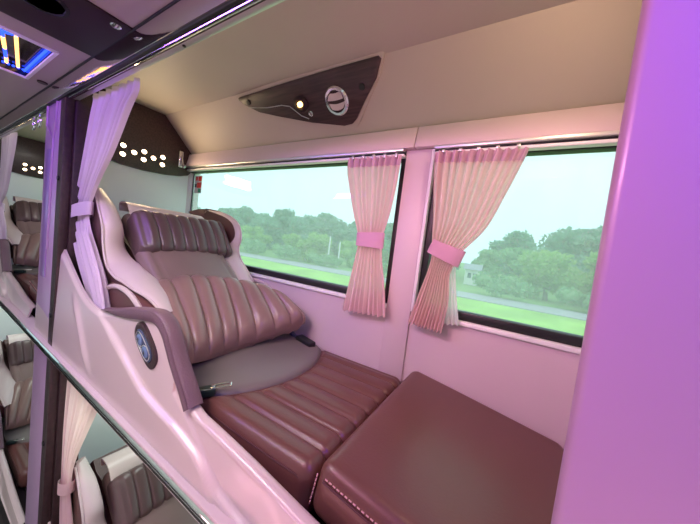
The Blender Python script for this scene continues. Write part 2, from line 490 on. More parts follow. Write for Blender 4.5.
# ------------------------------------------------------------------ aisle ceiling fittings
t = thing('light_box', (-1.83, .05, .60), 'mirrored ceiling light box with blue and yellow LED rows', 'light')
x0, x1 = LBX; y0, y1 = LBY
obj('recess', join(box(x0, x1, y0, y1, .630, .66), box(x0, x0+.004, y0, y1, .60, .655), box(x1-.004, x1, y0, y1, .60, .655),
                   box(x0, x1, y0, y0+.004, .60, .655), box(x0, x1, y1-.004, y1, .60, .655)), 'mirror', t)
obj('rim', join(box(x0-.008, x0+.004, y0-.008, y1+.008, .592, .601, .002), box(x1-.004, x1+.008, y0-.008, y1+.008, .592, .601, .002),
                box(x0, x1, y0-.008, y0+.004, .592, .601, .002), box(x0, x1, y1-.004, y1+.008, .592, .601, .002)), 'white', t)
def dots(p, q, n, r, drop=.01):
    p = Vector(p); q = Vector(q); g = []
    for i in range(n):
        c = p.lerp(q, i/(n-1)); bm = bmesh.new(); bmesh.ops.create_icosphere(bm, subdivisions=1, radius=r, matrix=Matrix.Translation(c)); g.append(bm_out(bm))
    return join(*g)
zz = .622
for p, q in (((-1.61, .305), (-2.05, .305)), ((-1.61, .300), (-1.61, -.18)), ((-1.63, .270), (-1.70, .20)), ((-2.045, .30), (-2.045, -.18)), ((-1.63, .292), (-1.63, .02))):
    obj('blue_led_row', dots((p[0], p[1], zz), (q[0], q[1], zz), 34, .0055), 'led_blue', t)
for k in range(6):
    y = .222-.033*k
    if k % 3 == 0: obj('yellow_led_row', dots((-1.66, y, zz), (-2.03, y+.06, zz), 26, .0062), 'led_yellow', t)
    else:
        obj('blue_led_row', dots((-1.66, y, zz), (-1.74, y+.013, zz), 8, .006), 'led_blue', t)
        obj('yellow_led_row', dots((-1.76, y+.016, zz), (-1.86, y+.033, zz), 9, .0066), 'led_yellow', t)
        obj('blue_led_row', dots((-1.88, y+.036, zz), (-1.96, y+.049, zz), 8, .006), 'led_blue', t)
        obj('yellow_led_row', dots((-1.975, y+.052, zz), (-2.03, y+.06, zz), 6, .0062), 'led_yellow', t)
g = lathe(Vector((-1.262, .215, .597)), Vector((1, 0, 0)), Vector((0, 1, 0)), Vector((0, 0, -1)), [(0, -.02), (.055, -.02), (.055, .004), (.046, .007), (.044, .003), (0, .003)], 36, 1.25)
tag(obj('speaker_grille', g, 'speaker'), 'black oval speaker grille in dark aisle ceiling panel', 'speaker')
t = thing('ceiling_stud', (-1.163, .352, .594), 'small silver oval stud in the dark ceiling panel', 'stud')
obj('cap', lathe(Vector((-1.163, .352, .594)), Vector((1, 0, 0)), Vector((0, 1, 0)), Vector((0, 0, -1)), [(0, .006), (.009, .005), (.014, .001), (.014, 0)][::-1], 20, 1.2), 'chrome2', t)
tag(obj('ceiling_latch', disc((-2.04, .36, .60), (0, 0, -1), .018, .007), 'darkmetal'), 'small dark round latch on pale aisle ceiling near the pillar', 'latch')

# ------------------------------------------------------------------ dark head panel with its cluster of lights
def head_panel():
    t = thing('head_panel', (-2.18, .8, .33), 'dark wood panel with eight glowing lights above the sleeper seat', 'panel')
    poly = [(.44, .733), (.95, .733), (1.145, .535), (1.148, .395), (1.13, .372), (1.08, .355), (.99, .340), (.85, .330), (.73, .334), (.62, .348), (.52, .368), (.44, .385)]
    obj('board', extr(poly, 0, -2.2, -2.165, .004), 'wood', t)
    for (y, z) in ((.728, .447), (.728, .394), (.786, .423), (.840, .447), (.840, .396), (.895, .423), (.951, .447), (.951, .397)):
        l = obj('light', lathe(Vector((-2.165, y, z)), Vector((0, 1, 0)), Vector((0, 0, 1)), Vector((1, 0, 0)), [(.0175, 0), (.0175, .006), (.014, .008), (.0135, .004)], 20, 1.12), 'darkmetal', t)
        obj('lens', lathe(Vector((-2.165, y, z)), Vector((0, 1, 0)), Vector((0, 0, 1)), Vector((1, 0, 0)), [(.0135, 0), (.0135, .004), (.008, .006), (0, .007)], 20, 1.12), 'led_warm', l)
    return t
hp = head_panel()
dup(hp, (PX, 0, 0), 'dark wood panel with glowing lights in the berth behind the pillar')
def coat_hook(ox, label):
    t = thing('coat_hook', (-2.165+ox, 1.07, .40), label, 'hook')
    X = -2.165+ox
    obj('plate', box(X, X+.006, 1.055, 1.085, .415, .53, .004), 'chrome2', t)
    obj('prong', tube([(X+.006, 1.07, .50), (X+.02, 1.07, .47), (X+.03, 1.072, .43), (X+.045, 1.075, .415), (X+.055, 1.078, .43)], [.006, .007, .008, .008, .009], 8), 'chrome2', t)
coat_hook(0, 'small silver coat hook on the dark head panel beside the window')

# ------------------------------------------------------------------ reading console on the sloping ceiling
sd = Vector((0, .698, -.716)); nn = Vector((0, -.716, -.698)); ex = Vector((1, 0, 0)); so = Vector((0, .95, .735))
def sl(x, t, h=0): return so+ex*x+sd*t+nn*h
def slab(pts, h0, h1, bev=0):
    bm = bmesh.new()
    A = [bm.verts.new(sl(x, t, h0)) for x, t in pts]; B = [bm.verts.new(sl(x, t, h1)) for x, t in pts]
    bm.faces.new(A); bm.faces.new(B[::-1])
    for i in range(len(pts)): j = (i+1) % len(pts); bm.faces.new((A[i], B[i], B[j], A[j]))
    bmesh.ops.recalc_face_normals(bm, faces=bm.faces)
    if bev: bmesh.ops.bevel(bm, geom=[e for e in bm.edges], offset=bev, segments=2, profile=.5, affect='EDGES')
    return bm_out(bm)
t = thing('reading_console', (-.95, 1.04, .6), 'dark wood ceiling console with reading lamp and round air vent', 'console')
out = [(-1.375, .012), (-1.0, .002), (-.75, -.002), (-.545, -.002), (-.535, .01), (-.57, .07), (-.64, .14), (-.70, .205), (-.725, .222), (-.77, .226), (-.95, .19), (-1.15, .135), (-1.27, .098), (-1.35, .052), (-1.38, .022)]
cxm, ctm = -.85, .09
big = [((x-cxm)*1.045+cxm, (tt-ctm)*1.17+ctm) for x, tt in out]
obj('bezel', slab(big, 0, .012, .0), 'ceil', t)
obj('board', slab(out, .012, .024, .0012), 'wood', t)
for (x, tt) in ((-1.315, .042), (-.635, .085)):
    obj('screw_cap', disc(sl(x, tt, .024), nn, .013, .004), 'black', t)
c = sl(-.772, .117, .024)
v = obj('air_vent', lathe(c, ex, sd, nn, [(.060, 0), (.061, .008), (.055, .014), (.046, .013), (.043, .002)], 40), 'chrome2', t, label='silver ring air vent')
def blade(t0, t1):
    def fb_(u, v):
        tt = t0+(t1-t0)*v; hw = math.sqrt(max(.0415**2-tt*tt, 1e-6)); bow = .006*math.sin(PI*u)
        return c+ex*(hw*(2*u-1))+sd*(tt+bow*(.5 if t0 < 0 else 1))+nn*(.004+.010*v)
    return grid(fb_, 14, 6, thick=.0015)
obj('louvre', blade(-.034, -.008), 'fascia', v)
obj('louvre', blade(.006, .030), 'fascia', v)
obj('duct', lathe(c, ex, sd, nn, [(0, .0008), (.045, .0008)], 30), 'darkmetal', v)
c = sl(-.975, .100, .024)
l = obj('lamp_housing', lathe(c, ex, sd, nn, [(.036, 0), (.036, .006), (.030, .012), (.021, .014), (.020, .006)], 28, 1.15), 'gloss', t)
obj('lamp_lens', lathe(c+ex*-.004, ex, sd, nn, [(.012, 0), (.012, .013), (.008, .017), (0, .018)], 20), 'lamp', l)
c2 = sl(-.937, .148, .024)
obj('switch_button', lathe(c2, ex, sd, nn, [(.013, 0), (.013, .005), (.010, .008), (.009, .005), (0, .005)], 20), 'chrome2', t)
obj('swoosh', tube([sl(x, tt, .0245) for x, tt in ((-1.33, .066), (-1.2, .085), (-1.1, .088), (-1.05, .10), (-1.0, .15), (-.96, .17))], .0022, 6), 'alu', t)

# ------------------------------------------------------------------ sleeper seat
PIP = [(-1.76, .49, .118), (-1.70, .487, .075), (-1.654, .485, .025), (-1.601, .485, -.046), (-1.575, .485, -.135), (-1.533, .487, -.215), (-1.456, .49, -.252), (-1.36, .49, -.262), (-1.25, .49, -.275), (-1.161, .50, -.29), (-1.06, .51, -.33)]
INN = [(-1.79, .535, .128), (-1.74, .545, .09), (-1.68, .555, .045), (-1.60, .56, -.04), (-1.60, .57, -.125), (-1.56, .585, -.18), (-1.479, .60, -.212), (-1.40, .61, -.24), (-1.33, .62, -.268), (-1.24, .63, -.31), (-1.16, .64, -.37)]
BCK = [(-1.93, .60, -.03), (-1.90, .60, -.05), (-1.87, .60, -.07), (-1.82, .61, -.10), (-1.76, .61, -.14), (-1.67, .62, -.19), (-1.58, .62, -.24), (-1.50, .63, -.28), (-1.43, .63, -.31), (-1.35, .64, -.34), (-1.28, .65, -.40)]
PIPR = [(-1.80, 1.105, .118), (-1.72, 1.11, .115), (-1.60, 1.115, .092), (-1.515, 1.118, .045), (-1.48, 1.118, -.03), (-1.49, 1.115, -.10), (-1.46, 1.112, -.16), (-1.39, 1.110, -.22), (-1.32, 1.108, -.28), (-1.27, 1.10, -.33), (-1.2, 1.09, -.38)]
INNR = [(-1.82, 1.090, .118), (-1.735, 1.096, .106), (-1.618, 1.10, .080), (-1.537, 1.10, .035), (-1.508, 1.095, -.040), (-1.55, 1.06, -.12), (-1.53, 1.03, -.17), (-1.46, 1.01, -.23), (-1.39, .995, -.28), (-1.33, .99, -.33), (-1.28, .98, -.38)]
BCKR = [(x, 1.62-y, z) for x, y, z in BCK]
def wing(t, A, B, C, sy, side):
    def rim(u, v):
        a = Vector(cr(A, v)); b = Vector(cr(B, v)); p = a.lerp(b, u)
        low = ss(.45, .75, v)
        n = Vector((.75, -.25*sy, .35+.25*low)).normalized()
        return p+n*((.020 if sy > 0 else .008)+(.012 if sy > 0 else .020)*low)*math.sin(PI*u)**.7
    low_n = 44
    obj('bolster', grid(rim, 14, low_n, off=lambda u, v: Vector((-.05, 0, -.02))*math.sin(PI*min(max(u, .02), .98))**.5), 'cream', t, 50, label='cream leather %s wing rim and side bolster' % side)
    def inner(u, v):
        b = Vector(cr(B, v)); c = Vector(cr(C, v)); p = b.lerp(c, u)
        return p+Vector((0, -.02*sy, 0))*math.sin(PI*u)
    obj('wing_lining', grid(inner, 10, 36), 'brown', t, 60)
    def outer(u, v):
        a = Vector(cr(A, v)); d = Vector((a.x-.22-.12*v, a.y+.03*sy, a.z-.02-.16*v))
        if sy < 0: d.y = min(d.y, 1.11)
        p = a.lerp(d, u); p += Vector((0, -.012*sy, .02))*math.sin(PI*u)
        return p
    o = obj('wing_shell', grid(outer, 12, 36, thick=.008), 'brown', t, 60)
    obj('piping', tube([Vector(cr(A, k/50))+Vector((.004, -.002*sy, 0)) for k in range(51)], .005, 8), 'cream', o)

def lumbar():
    TOP = [(-1.40, .545, -.345), (-1.42, .62, -.300), (-1.393, .74, -.272), (-1.34, .82, -.268), (-1.278, .90, -.272), (-1.221, .98, -.288), (-1.13, 1.04, -.315), (-1.0, 1.08, -.36)]
    BOT = [(-.915, .495, -.455), (-.915, .52, -.468), (-.935, .60, -.488), (-.96, .70, -.50), (-.965, .80, -.50), (-.935, .92, -.478), (-.895, 1.02, -.447), (-.865, 1.08, -.415)]
    nrm = Vector((.50, -.12, .86)).normalized()
    def f(u, v):
        a = Vector(cr(TOP, u)); b = Vector(cr(BOT, u))
        p = a.lerp(b, v)
        hh = .085*(max(0, 1-abs(2*v-1)**3.4))**.5*(max(0, 1-abs(2*u-1)**7))**.5
        fr = (u*9.5) % 1.0
        d = min(fr, 1-fr)
        groove = math.exp(-(d/.10)**2)*ss(0, .05, v)*ss(0, .06, 1-v)
        bulg = .010*math.sin(PI*fr)
        return p+nrm*(hh+(bulg-.008*groove)*(1 if hh > .02 else hh/.02))
    def off(u, v):
        e = min(1, 12*min(u, 1-u))*min(1, 12*min(v, 1-v))
        return Vector((-.012, 0, -.075))*e+Vector((0, 0, -.004))
    return grid(f, 152, 40, off=off)

def make_seat():
    t = thing('sleeper_seat', (-1.1, .80, -.72), 'reclined brown leather sleeper seat with cream bolsters, in the nearest upper berth', 'seat')
    wing(t, PIP, INN, BCK, 1, 'aisle side')
    wing(t, PIPR, INNR, BCKR, -1, 'window side')
    # back shell behind
    def back(u, v):
        a = Vector(cr(BCK, v)); b = Vector(cr(BCKR, v)); p = a.lerp(b, u)
        return p+Vector((-.03, 0, -.02))*math.sin(PI*u)
    obj('back_shell', grid(back, 12, 24, thick=.03), 'brown', t, 60)
    # backrest centre
    fm = frame((-1.536, .81, -.163), Vector((.80, 0, -.60)), (0, 1, 0), Vector((.60, 0, .80)))
    def bd(p, n):
        if n.z > 0: p.z += .018*(1-(p.y/.22)**2)-.006*math.exp(-((abs(p.y)-.17)/.008)**2)
        return p
    obj('backrest', rbox(.27, .215, .045, .03, (24, 40, 4), bd, fm), 'taupe', t, 60)
    # head pillow, ribbed
    ux = Vector((.61, 0, -.79)).normalized(); nz = Vector((.79, 0, .61)).normalized()
    fh = frame(Vector((-1.585, .84, -.074)), ux, (0, 1, 0), nz)
    def hd(p, n):
        fr = ((p.y+.225)/.45*7.6) % 1.0; d = min(fr, 1-fr)
        k = ss(-.2, .5, n.z) * (1-ss(.20, .225, abs(p.y)))
        p = p.copy(); p.z += .022*(1-(p.x/.13)**2)*k
        p += n*(.005*math.sin(PI*fr)-.006*math.exp(-(d/.07)**2))*k
        return p
    hr = obj('head_pillow', rbox(.122, .247, .058, .034, (28, 130, 8), hd, fh), 'pillow', t, 60, label='ribbed brown head pillow')
    def flap(u, v):
        y = .592+.40*u; s = v
        pts = [(-1.665-.055, .048), (-1.705-.055, .095), (-1.745-.055, .112), (-1.80-.06, .108), (-1.86, .07)]
        x, z = cr(pts, s)
        return (x+.075, y+.01, z-.034+(.012-.03*u)*(1-s))
    obj('pillow_flap', grid(flap, 20, 16, thick=.007), 'cream', hr, 60, label='cream strap over the pillow top')
    # ribbed back cushion
    obj('back_cushion', lumbar(), 'rib', t, 60, label='large ribbed back cushion')
    # seat base cushion with fanned ribs
    fs = frame((-.765, .810, -.595), (1, 0, 0), (0, 1, 0), (0, 0, 1))
    def sdp(p, n):
        p = p.copy(); wx, wy = p.x-.765, p.y+.81
        dpad = math.hypot(wx+1.12, wy-.82)-.46
        k = max(0, n.z)**.5 if n.z > 0 else 0
        kf = max(k, ss(.2, .8, n.x)*ss(-.6, 0, n.z))
        fr = ((wy-.575)/.0775) % 1.0; d = min(fr, 1-fr)
        ins = 1-ss(1.06, 1.09, wy)
        ed = ss(.49, .51, wy)
        gz = -.0075*math.exp(-(d/.085)**2)*(1 if wy > .54 else 0)*ins
        soft = .006*math.sin(PI*fr)*ins*ed
        p += n*((gz+soft)*kf*ss(0, .02, dpad))
        p.z -= .010*math.exp(-(dpad/.008)**2)*k
        return p
    sc = obj('seat_cushion', rbox(.43, .318, .068, .035, (120, 150, 10), sdp, fs), 'brown2', t, 60, label='ribbed brown seat cushion')
    for yy in (.490,):
        obj('side_seam', tube([(-.80+.0115*k, yy+.003, -.548-.003*math.sin(k/40*PI)) for k in range(38)]+[(-.355, .499, -.56), (-.345, .512, -.585)], .0028, 6), 'darkcord', sc)
    # smooth centre pad
    def pad(u, v):
        a = -PI/2*1.0+PI*u*1.0; r = v
        yv = max(.492, min(1.108, .82+.455*math.sin(a)*r)); xv = -1.12+.455*math.cos(a)*r
        e = (max(0, 1-r**9))**.5
        return (xv, yv, -.532+.022*e+.008*(1-r))
    obj('seat_pad', grid(pad, 60, 30, off=lambda u, v: (0, 0, -.012)), 'greypad', t, 60, label='smooth grey centre pad')
    # inner arm pads either side
    for sy, y in ((1, .50), (-1, 1.105)):
        def arm(p, n): p = p.copy(); p.z += .018*(1-(p.x/.21)**2); return p
        fa = frame((-1.30, y, -.375), (.98, 0, -.10), (0, 1, 0), (.10, 0, .98))
        ap = obj('arm_pad', rbox(.20, .028, .075, .026, (30, 8, 16), arm, fa), 'brown2', t, 60)
        obj('arm_piping', tube([fa(arm(Vector((.195*math.cos(a), -.03*sy, .012+.068*math.sin(a))), None)) for a in [PI*k/24 for k in range(25)]], .010, 8), 'cream', ap)
    # belts
    b = obj('seat_belt', tube([(-1.02, 1.10, -.49), (-.97, 1.105, -.50), (-.92, 1.09, -.515), (-.86, 1.075, -.516)], .013, 8), 'belt', t, label='blue webbing at the window side')
    obj('buckle', rbox(.058, .022, .016, .008, (10, 6, 6), None, frame((-.845, 1.075, -.506), Vector((.97, -.2, -.05)), Vector((.2, .97, 0)), (0, 0, 1))), 'black', b)
    fb = frame((-.775, .513, -.511), Vector((.62, .75, .12)).normalized(), Vector((-.75, .62, 0)).normalized(), (0, 0, 1))
    b = obj('belt_buckle', rbox(.030, .016, .014, .006, (8, 6, 6), None, fb), 'buckle', t, label='green and black belt buckle on the aisle side')
    obj('latch_tongue', join(rbox(.027, .003, .0025, .002, (6, 3, 3), None, lambda p: fb(p+Vector((.045, .010, .012)))), rbox(.027, .003, .0025, .002, (6, 3, 3), None, lambda p: fb(p+Vector((.045, -.010, .012)))),
                             rbox(.004, .013, .0025, .002, (3, 6, 3), None, lambda p: fb(p+Vector((.072, 0, .012)))), rbox(.006, .013, .0025, .002, (3, 6, 3), None, lambda p: fb(p+Vector((.020, 0, .012))))), 'chrome2', b)
    # frame under the cushion
    obj('seat_frame', join(box(-1.15, -.38, .53, .56, -.715, -.66, .004), box(-1.15, -.38, 1.05, 1.08, -.715, -.66, .004), box(-.48, -.44, .50, 1.10, -.70, -.665, .004), box(-1.10, -1.06, .50, 1.10, -.70, -.665, .004)), 'darkmetal', t)
    return t
seat = make_seat()

# ------------------------------------------------------------------ footrest cushion
def make_foot():
    t = thing('footrest_cushion', (-.05, .8, -.72), 'smooth brown leather footrest cushion at the foot of the upper seat', 'cushion')
    L = Vector((.987, 0, -.155)).normalized(); Nn = Vector((.155, 0, .987)).normalized()
    ff = frame(Vector((-.052, .812, -.583)), L, (0, 1, 0), Nn)
    def dp(p, n):
        p = p.copy()
        if n.z > 0: p.z += .012*(1-(p.x/.27)**2)*(1-(p.y/.33)**2)
        return p
    b = obj('pad', rbox(.268, .328, .068, .032, (50, 60, 16), dp, ff), 'brown2', t, 60)
    obj('side_welt', tube([ff(Vector((-.245+.0102*k, -.330, .034))) for k in range(50)], .0032, 6), 'darkcord', b)
    st = []
    for k in range(48):
        a = ff(Vector((-.24+.0102*k, -.3325, .046))); c = ff(Vector((-.24+.0102*k+.0062, -.3325, .046)))
        st.append(tube([a, c], .0017, 5))
    sf = []
    for k in range(7):
        a = ff(Vector((-.2665, -.32, .03-.012*k))); c = ff(Vector((-.2665, -.32, .03-.012*k-.007))); sf.append(tube([a, c], .0017, 5))
    obj('stitching', join(*sf), 'stitch', b, label='pale stitching at the front corner')
    obj('stitching', join(*st), 'stitch', b, label='pale dashed stitching')
    obj('bracket', box(-.28, .20, .56, .60, -.72, -.665, .004), 'darkmetal', t)
    obj('bracket', box(-.28, .20, 1.02, 1.06, -.72, -.665, .004), 'darkmetal', t)
    return t
foot = make_foot()

# ------------------------------------------------------------------ moulded side panel of the berth
CON = [(-2.17, .02), (-2.05, -.04), (-1.96, -.112), (-1.86, -.175), (-1.75, -.235), (-1.66, -.285), (-1.567, -.33), (-1.49, -.356), (-1.42, -.368), (-1.341, -.371),
       (-1.25, -.352), (-1.113, -.318), (-1.02, -.300), (-.945, -.290), (-.895, -.302), (-.86, -.328), (-.835, -.36), (-.812, -.392), (-.78, -.43), (-.75, -.462), (-.715, -.505),
       (-.68, -.517), (-.60, -.525), (-.47, -.542), (-.35, -.562), (-.28, -.573), (-.15, -.590), (0., -.60), (.07, -.602)]
def contour(x):
    for (a, za), (b, zb) in zip(CON, CON[1:]):
        if x <= b: f = (x-a)/(b-a); return za+(zb-za)*max(0, f)
    return CON[-1][1]
SWO = [(-1.60, -.30), (-1.40, -.37), (-1.267, -.412), (-1.089, -.48), (-.954, -.534), (-.85, -.552), (-.765, -.563), (-.655, -.588), (-.60, -.612), (-.548, -.64), (-.481, -.655), (-.4, -.662), (.1, -.665)]
def swz(x):
    for (a, za), (b, zb) in zip(SWO, SWO[1:]):
        if x <= b: return za+(zb-za)*max(0, (x-a)/(b-a))
    return SWO[-1][1]
def make_panel():
    t = thing('side_panel', (-1.0, .42, -.66), 'moulded pink side panel with armrest along the nearest upper berth', 'side panel')
    def f(u, v):
        i = u*(len(CON)-1); x = cr(CON, u)[0]; zt = cr(CON, u)[1]; z = -.66+(zt+.66)*v
        arm = ss(-1.36, -1.1, x)*(1-ss(-.80, -.68, x))
        y = .400+.014*v**1.3
        dz = z-swz(x)
        k = ss(-1.45, -1.2, x)
        y += k*(.017*ss(-.007, .010, dz))
        # second crease rising to the end of the armrest
        if x > -.80:
            z2 = -.52-.60*(x+.75)-1.2*max(0, x+.66)**2
            y += .006*ss(-.006, .010, z-z2)*(1-ss(-.45, -.35, x))
        # soft vertical fold near the post
        xf = -1.60+(-.38-z)*.95
        y -= .010*math.exp(-((x-xf)/.03)**2)*ss(-.66, -.55, z)*(1-ss(-.42, -.34, z))*(1 if x < -1.2 else 0)
        # rounded lip at top
        y += .008*ss(.93, 1., v)
        return (x, y, z)
    obj('panel', grid(f, 336, 110, off=lambda u, v: (0, .008, -.0)), 'shell', t, 40)
    # rounded cap along the low part of the edge
    xs = [-.70+.02*k for k in range(39)]
    def cap(u, v):
        x = -.70+.765*u; z = cr([(contour(x),), (contour(x),)], 0)[0]; a = -PI*.55+PI*1.25*v
        return (x, .453-.026*math.sin(a+PI/2)*1.0, z+.002+.012*math.cos(a-PI*.08))
    def cap2(u, v):
        x = -.715+.78*u; z = contour(x); a = PI*v
        return (x, .447-.017*math.cos(a), z-.010+.012*math.sin(a))
    obj('edge_cap', grid(cap2, 60, 10), 'shell', t, 60, label='rounded pink edge')
    # armrest cap, padded strip following the contour from the dip to the seat
    path = [(x, z) for x, z in CON if -1.36 < x < -.70]
    path = [cr([(a, b) for a, b in path], k/60) for k in range(61)]
    def cs(u, v):
        i = u*60; a = path[min(int(i), 59)]; b = path[min(int(i)+1, 60)]; fz = i-min(int(i), 59)
        x = a[0]+(b[0]-a[0])*fz; z = a[1]+(b[1]-a[1])*fz
        tx, tz = b[0]-a[0], b[1]-a[1]; L = math.hypot(tx, tz); nx, nz = -tz/L, tx/L     # outward normal (up)
        w = .030*ss(0, .2, u)*(1-.2*ss(.5, 1, u))+.006
        # section: outer face down on the aisle side, rounded over, down on the inner side
        ang = PI*v
        yy = .470-.050*math.cos(ang)*(.75+.25*ss(0, .1, u)); hh = .014*math.sin(ang)**.6
        if v < .25:
            k = (.25-v)/.25; yy = .4225-.004*math.sin(PI*k); hh = .010-w*k*1.0
        elif v > .75:
            k = (v-.75)/.25; yy = .4675; hh = .010-.05*k
        else:
            ang = (v-.25)/.5*PI; yy = .445-.0225*math.cos(ang); hh = .004+.009*math.sin(ang)
        return (x+nx*hh, yy, z+nz*hh)
    obj('armrest', grid(cs, 120, 40), 'armpad', t, 50, label='purple brown padded armrest')
    # oval control plate
    C = Vector((-.975, .4235, -.397)); U = Vector((.62, 0, -.42)).normalized(); W = Vector((.42, 0, .62)).normalized(); N = Vector((0, -1, 0))
    def sq(r1, r2, h):
        P = []
        for k in range(48):
            a = 2*PI*k/48; c, s = math.cos(a), math.sin(a); e = .72
            P.append(C+U*(abs(c)**e*math.copysign(1, c)*r1)+W*(abs(s)**e*math.copysign(1, s)*r2+.25*r2*abs(c)**2*0)+N*h)
        return P
    def plate(lv):
        V, F = [], []
        for l in lv: V += sq(*l)
        for j in range(len(lv)-1):
            for k in range(48):
                F.append((j*48+k, j*48+(k+1) % 48, (j+1)*48+(k+1) % 48, (j+1)*48+k))
        F.append(tuple((len(lv)-1)*48+k for k in range(48))); F.append(tuple(range(48))[::-1])
        return V, F
    cp = obj('control_panel', plate([(.086, .043, -.012), (.084, .042, .004), (.075, .036, .007), (.066, .030, .006)]), 'darkmetal', t, label='dark oval seat control')
    obj('control_face', plate([(.062, .027, .002), (.062, .027, .0085), (.058, .024, .010)]), 'ctrl', cp)
    obj('control_ring', tube(sq(.055, .0215, .0105), .0014, 6, True), 'alu', cp)
    for s, ch in ((-1, 1), (1, -1)):
        c = C+U*(.025*s)+N*.0095
        obj('button', lathe(c, U, W, N, [(.0155, 0), (.0155, .003), (.012, .005), (0, .0055)], 20, 1.3), 'ctrl2', cp)
        c = c+N*.0058+U*(.002*s)
        obj('arrow_mark', ([c+U*(.009*s), c-U*(.006*s)+W*.008, c-U*(.003*s), c-U*(.006*s)-W*.008], [(0, 1, 2), (0, 2, 3)]), 'black', cp)
    obj('s_line', tube([C+U*a+W*b+N*.0102 for a, b in ((-.05, -.016), (-.02, -.018), (-.004, -.008), (0, 0), (.004, .008), (.02, .018), (.05, .016))], .0014, 6), 'alu', cp)
    return t
panel = make_panel()
# pink infill behind the pillar foot so that the panel runs on past the post
# ------------------------------------------------------------------ window curtains
def curtain(rows, n, amp, y, gather=True, ph=0.):
    """rows: (xl, zl, xr, zr, fold amplitude factor)"""
    def f(u, v):
        xl, zl, xr, zr, a = cr(rows, v)
        x = xl+(xr-xl)*u; z = zl+(zr-zl)*u
        wob = .35*math.sin(7*u+3*v+ph)
        yy = y+amp*a*math.sin(2*PI*n*u+wob)+.25*amp*a*math.sin(2*PI*n*2.3*u+1+ph)
        return (x+.0*u, yy, z+.002*math.sin(2*PI*n*u)*a)
    return f
def window_curtain(label, rows, n, y, tie, tie_rot, lining):
    xl, zl, xr, zr, _ = rows[0]
    t = thing('window_curtain', ((xl+xr)/2, y, rows[-1][1]), label, 'curtain')
    f = curtain(rows, n, .014, y)
    obj('drape', grid(lambda u, v: f(u, .075+.925*v), n*12, 60, thick=.0), 'curtain', t, 180)
    def hd(u, v):
        p = f(u, .075*v*1.15); return (p[0], y+(p[1]-y)*1.15-.001, p[2]+(.008 if v == 0 else 0))
    obj('gathered_header', grid(hd, n*12, 6), 'header', t, 180, label='denser pink gathered header')
    (cx, cz, hw, hh) = tie
    U = Vector((math.cos(tie_rot), 0, math.sin(tie_rot))); W = Vector((-math.sin(tie_rot), 0, math.cos(tie_rot)))
    C = Vector((cx, y, cz)); P = []
    V, F = [], []; seg = 40
    for k in range(seg):
        a = 2*PI*k/seg
        for h in (-hh, -hh*.5, 0, hh*.5, hh):
            V.append(C+U*(hw*math.cos(a))+Vector((0, 1, 0))*((.024+.002*math.sin(5*a))*math.sin(a))+W*(h*(1+.08*math.cos(a))))
    for k in range(seg):
        j = (k+1) % seg
        for q in range(4): F.append((k*5+q, j*5+q, j*5+q+1, k*5+q+1))
    obj('tieback', (V, F), 'header', t, 180, label='pink tieback band')
    if lining:
        g = curtain(lining, 3, .006, y+.018)
        obj('lining', grid(g, 30, 30), 'lining', t, 180, label='white lining edge')
    for k in range(5):
        x = xl+(xr-xl)*(k+.5)/5
        obj('glider', box(x-.006, x+.006, y-.004, y+.010, zl+.002, .412, .002), 'alu', t)
    return t
r1 = [(-.730, .392, -.462, .392, 1), (-.728, .34, -.466, .34, 1), (-.705, .26, -.470, .27, 1), (-.665, .14, -.482, .16, .9), (-.628, .055, -.502, .06, .8), (-.622, .02, -.500, .02, .75), (-.630, -.05, -.490, -.05, .8), (-.648, -.18, -.462, -.16, 1.), (-.664, -.305, -.440, -.285, 1.1)]
window_curtain('short pink tied curtain at right end of the long window', r1, 9, 1.092, (-.563, .035, .068, .032), .03, None)
r2 = [(-.325, .398, -.012, .388, 1), (-.322, .34, -.030, .33, 1), (-.312, .25, -.060, .24, 1), (-.300, .15, -.105, .12, .9), (-.292, .06, -.178, .02, .7), (-.285, .0, -.190, -.02, .7), (-.292, -.06, -.205, -.07, .8), (-.318, -.17, -.196, -.17, 1.), (-.345, -.285, -.205, -.290, 1.1)]
window_curtain('wider pink curtain swept left and tied at window over footrest', r2, 11, 1.092, (-.232, .018, .066, .030), -.32,
               [(-.235, -.01, -.195, -.01, 1), (-.215, -.12, -.178, -.12, 1), (-.205, -.26, -.150, -.25, 1)])

# ------------------------------------------------------------------ aisle curtains
AR = [(-1.75, .540, -1.275, .522, .6), (-1.74, .50, -1.28, .475, .8), (-1.75, .44, -1.34, .421, 1), (-1.80, .291, -1.47, .268, .9), (-1.86, .121, -1.60, .151, .8), (-1.93, .005, -1.68, .048, .6),
      (-1.935, -.04, -1.70, -.008, .6), (-1.89, -.109, -1.66, -.073, .8), (-1.80, -.213, -1.56, -.166, 1), (-1.66, -.331, -1.46, -.268, 1.1), (-1.55, -.42, -1.38, -.395, 1.1)]
def aisle_curtain(label, rows, y=.462, n=7):
    t = thing('aisle_curtain', ((rows[0][0]+rows[0][2])/2, y, rows[-1][1]), label, 'curtain')
    f = curtain(rows, n, .012, y)
    obj('drape', grid(f, n*14, 70), 'lilac', t, 180)
    xl, zl, xr, zr, _ = rows[5]
    cx, cz = (xl+xr)/2+.005, (zl+zr)/2-.02; tw = (xr-xl)/2+.004
    V, F = [], []; seg = 36
    for k in range(seg):
        a = 2*PI*k/seg
        for h in (-.03, 0, .03):
            V.append(Vector((cx+tw*math.cos(a), y+.028*math.sin(a), cz+.02*math.cos(a)+h)))
    for k in range(seg):
        j = (k+1) % seg
        for q in range(2): F.append((k*3+q, j*3+q, j*3+q+1, k*3+q+1))
    obj('tieback', (V, F), 'lilac', t, 180)
    obj('hem_fold', grid(curtain([(a+(c-a)*.62, b, c+.02, d-.0, e) for a, b, c, d, e in rows[7:]], 3, .008, y-.02), 30, 24), 'lilac', t, 180)
    return t
cur = aisle_curtain('lilac aisle curtain tied beside the pillar of the upper berth', AR)
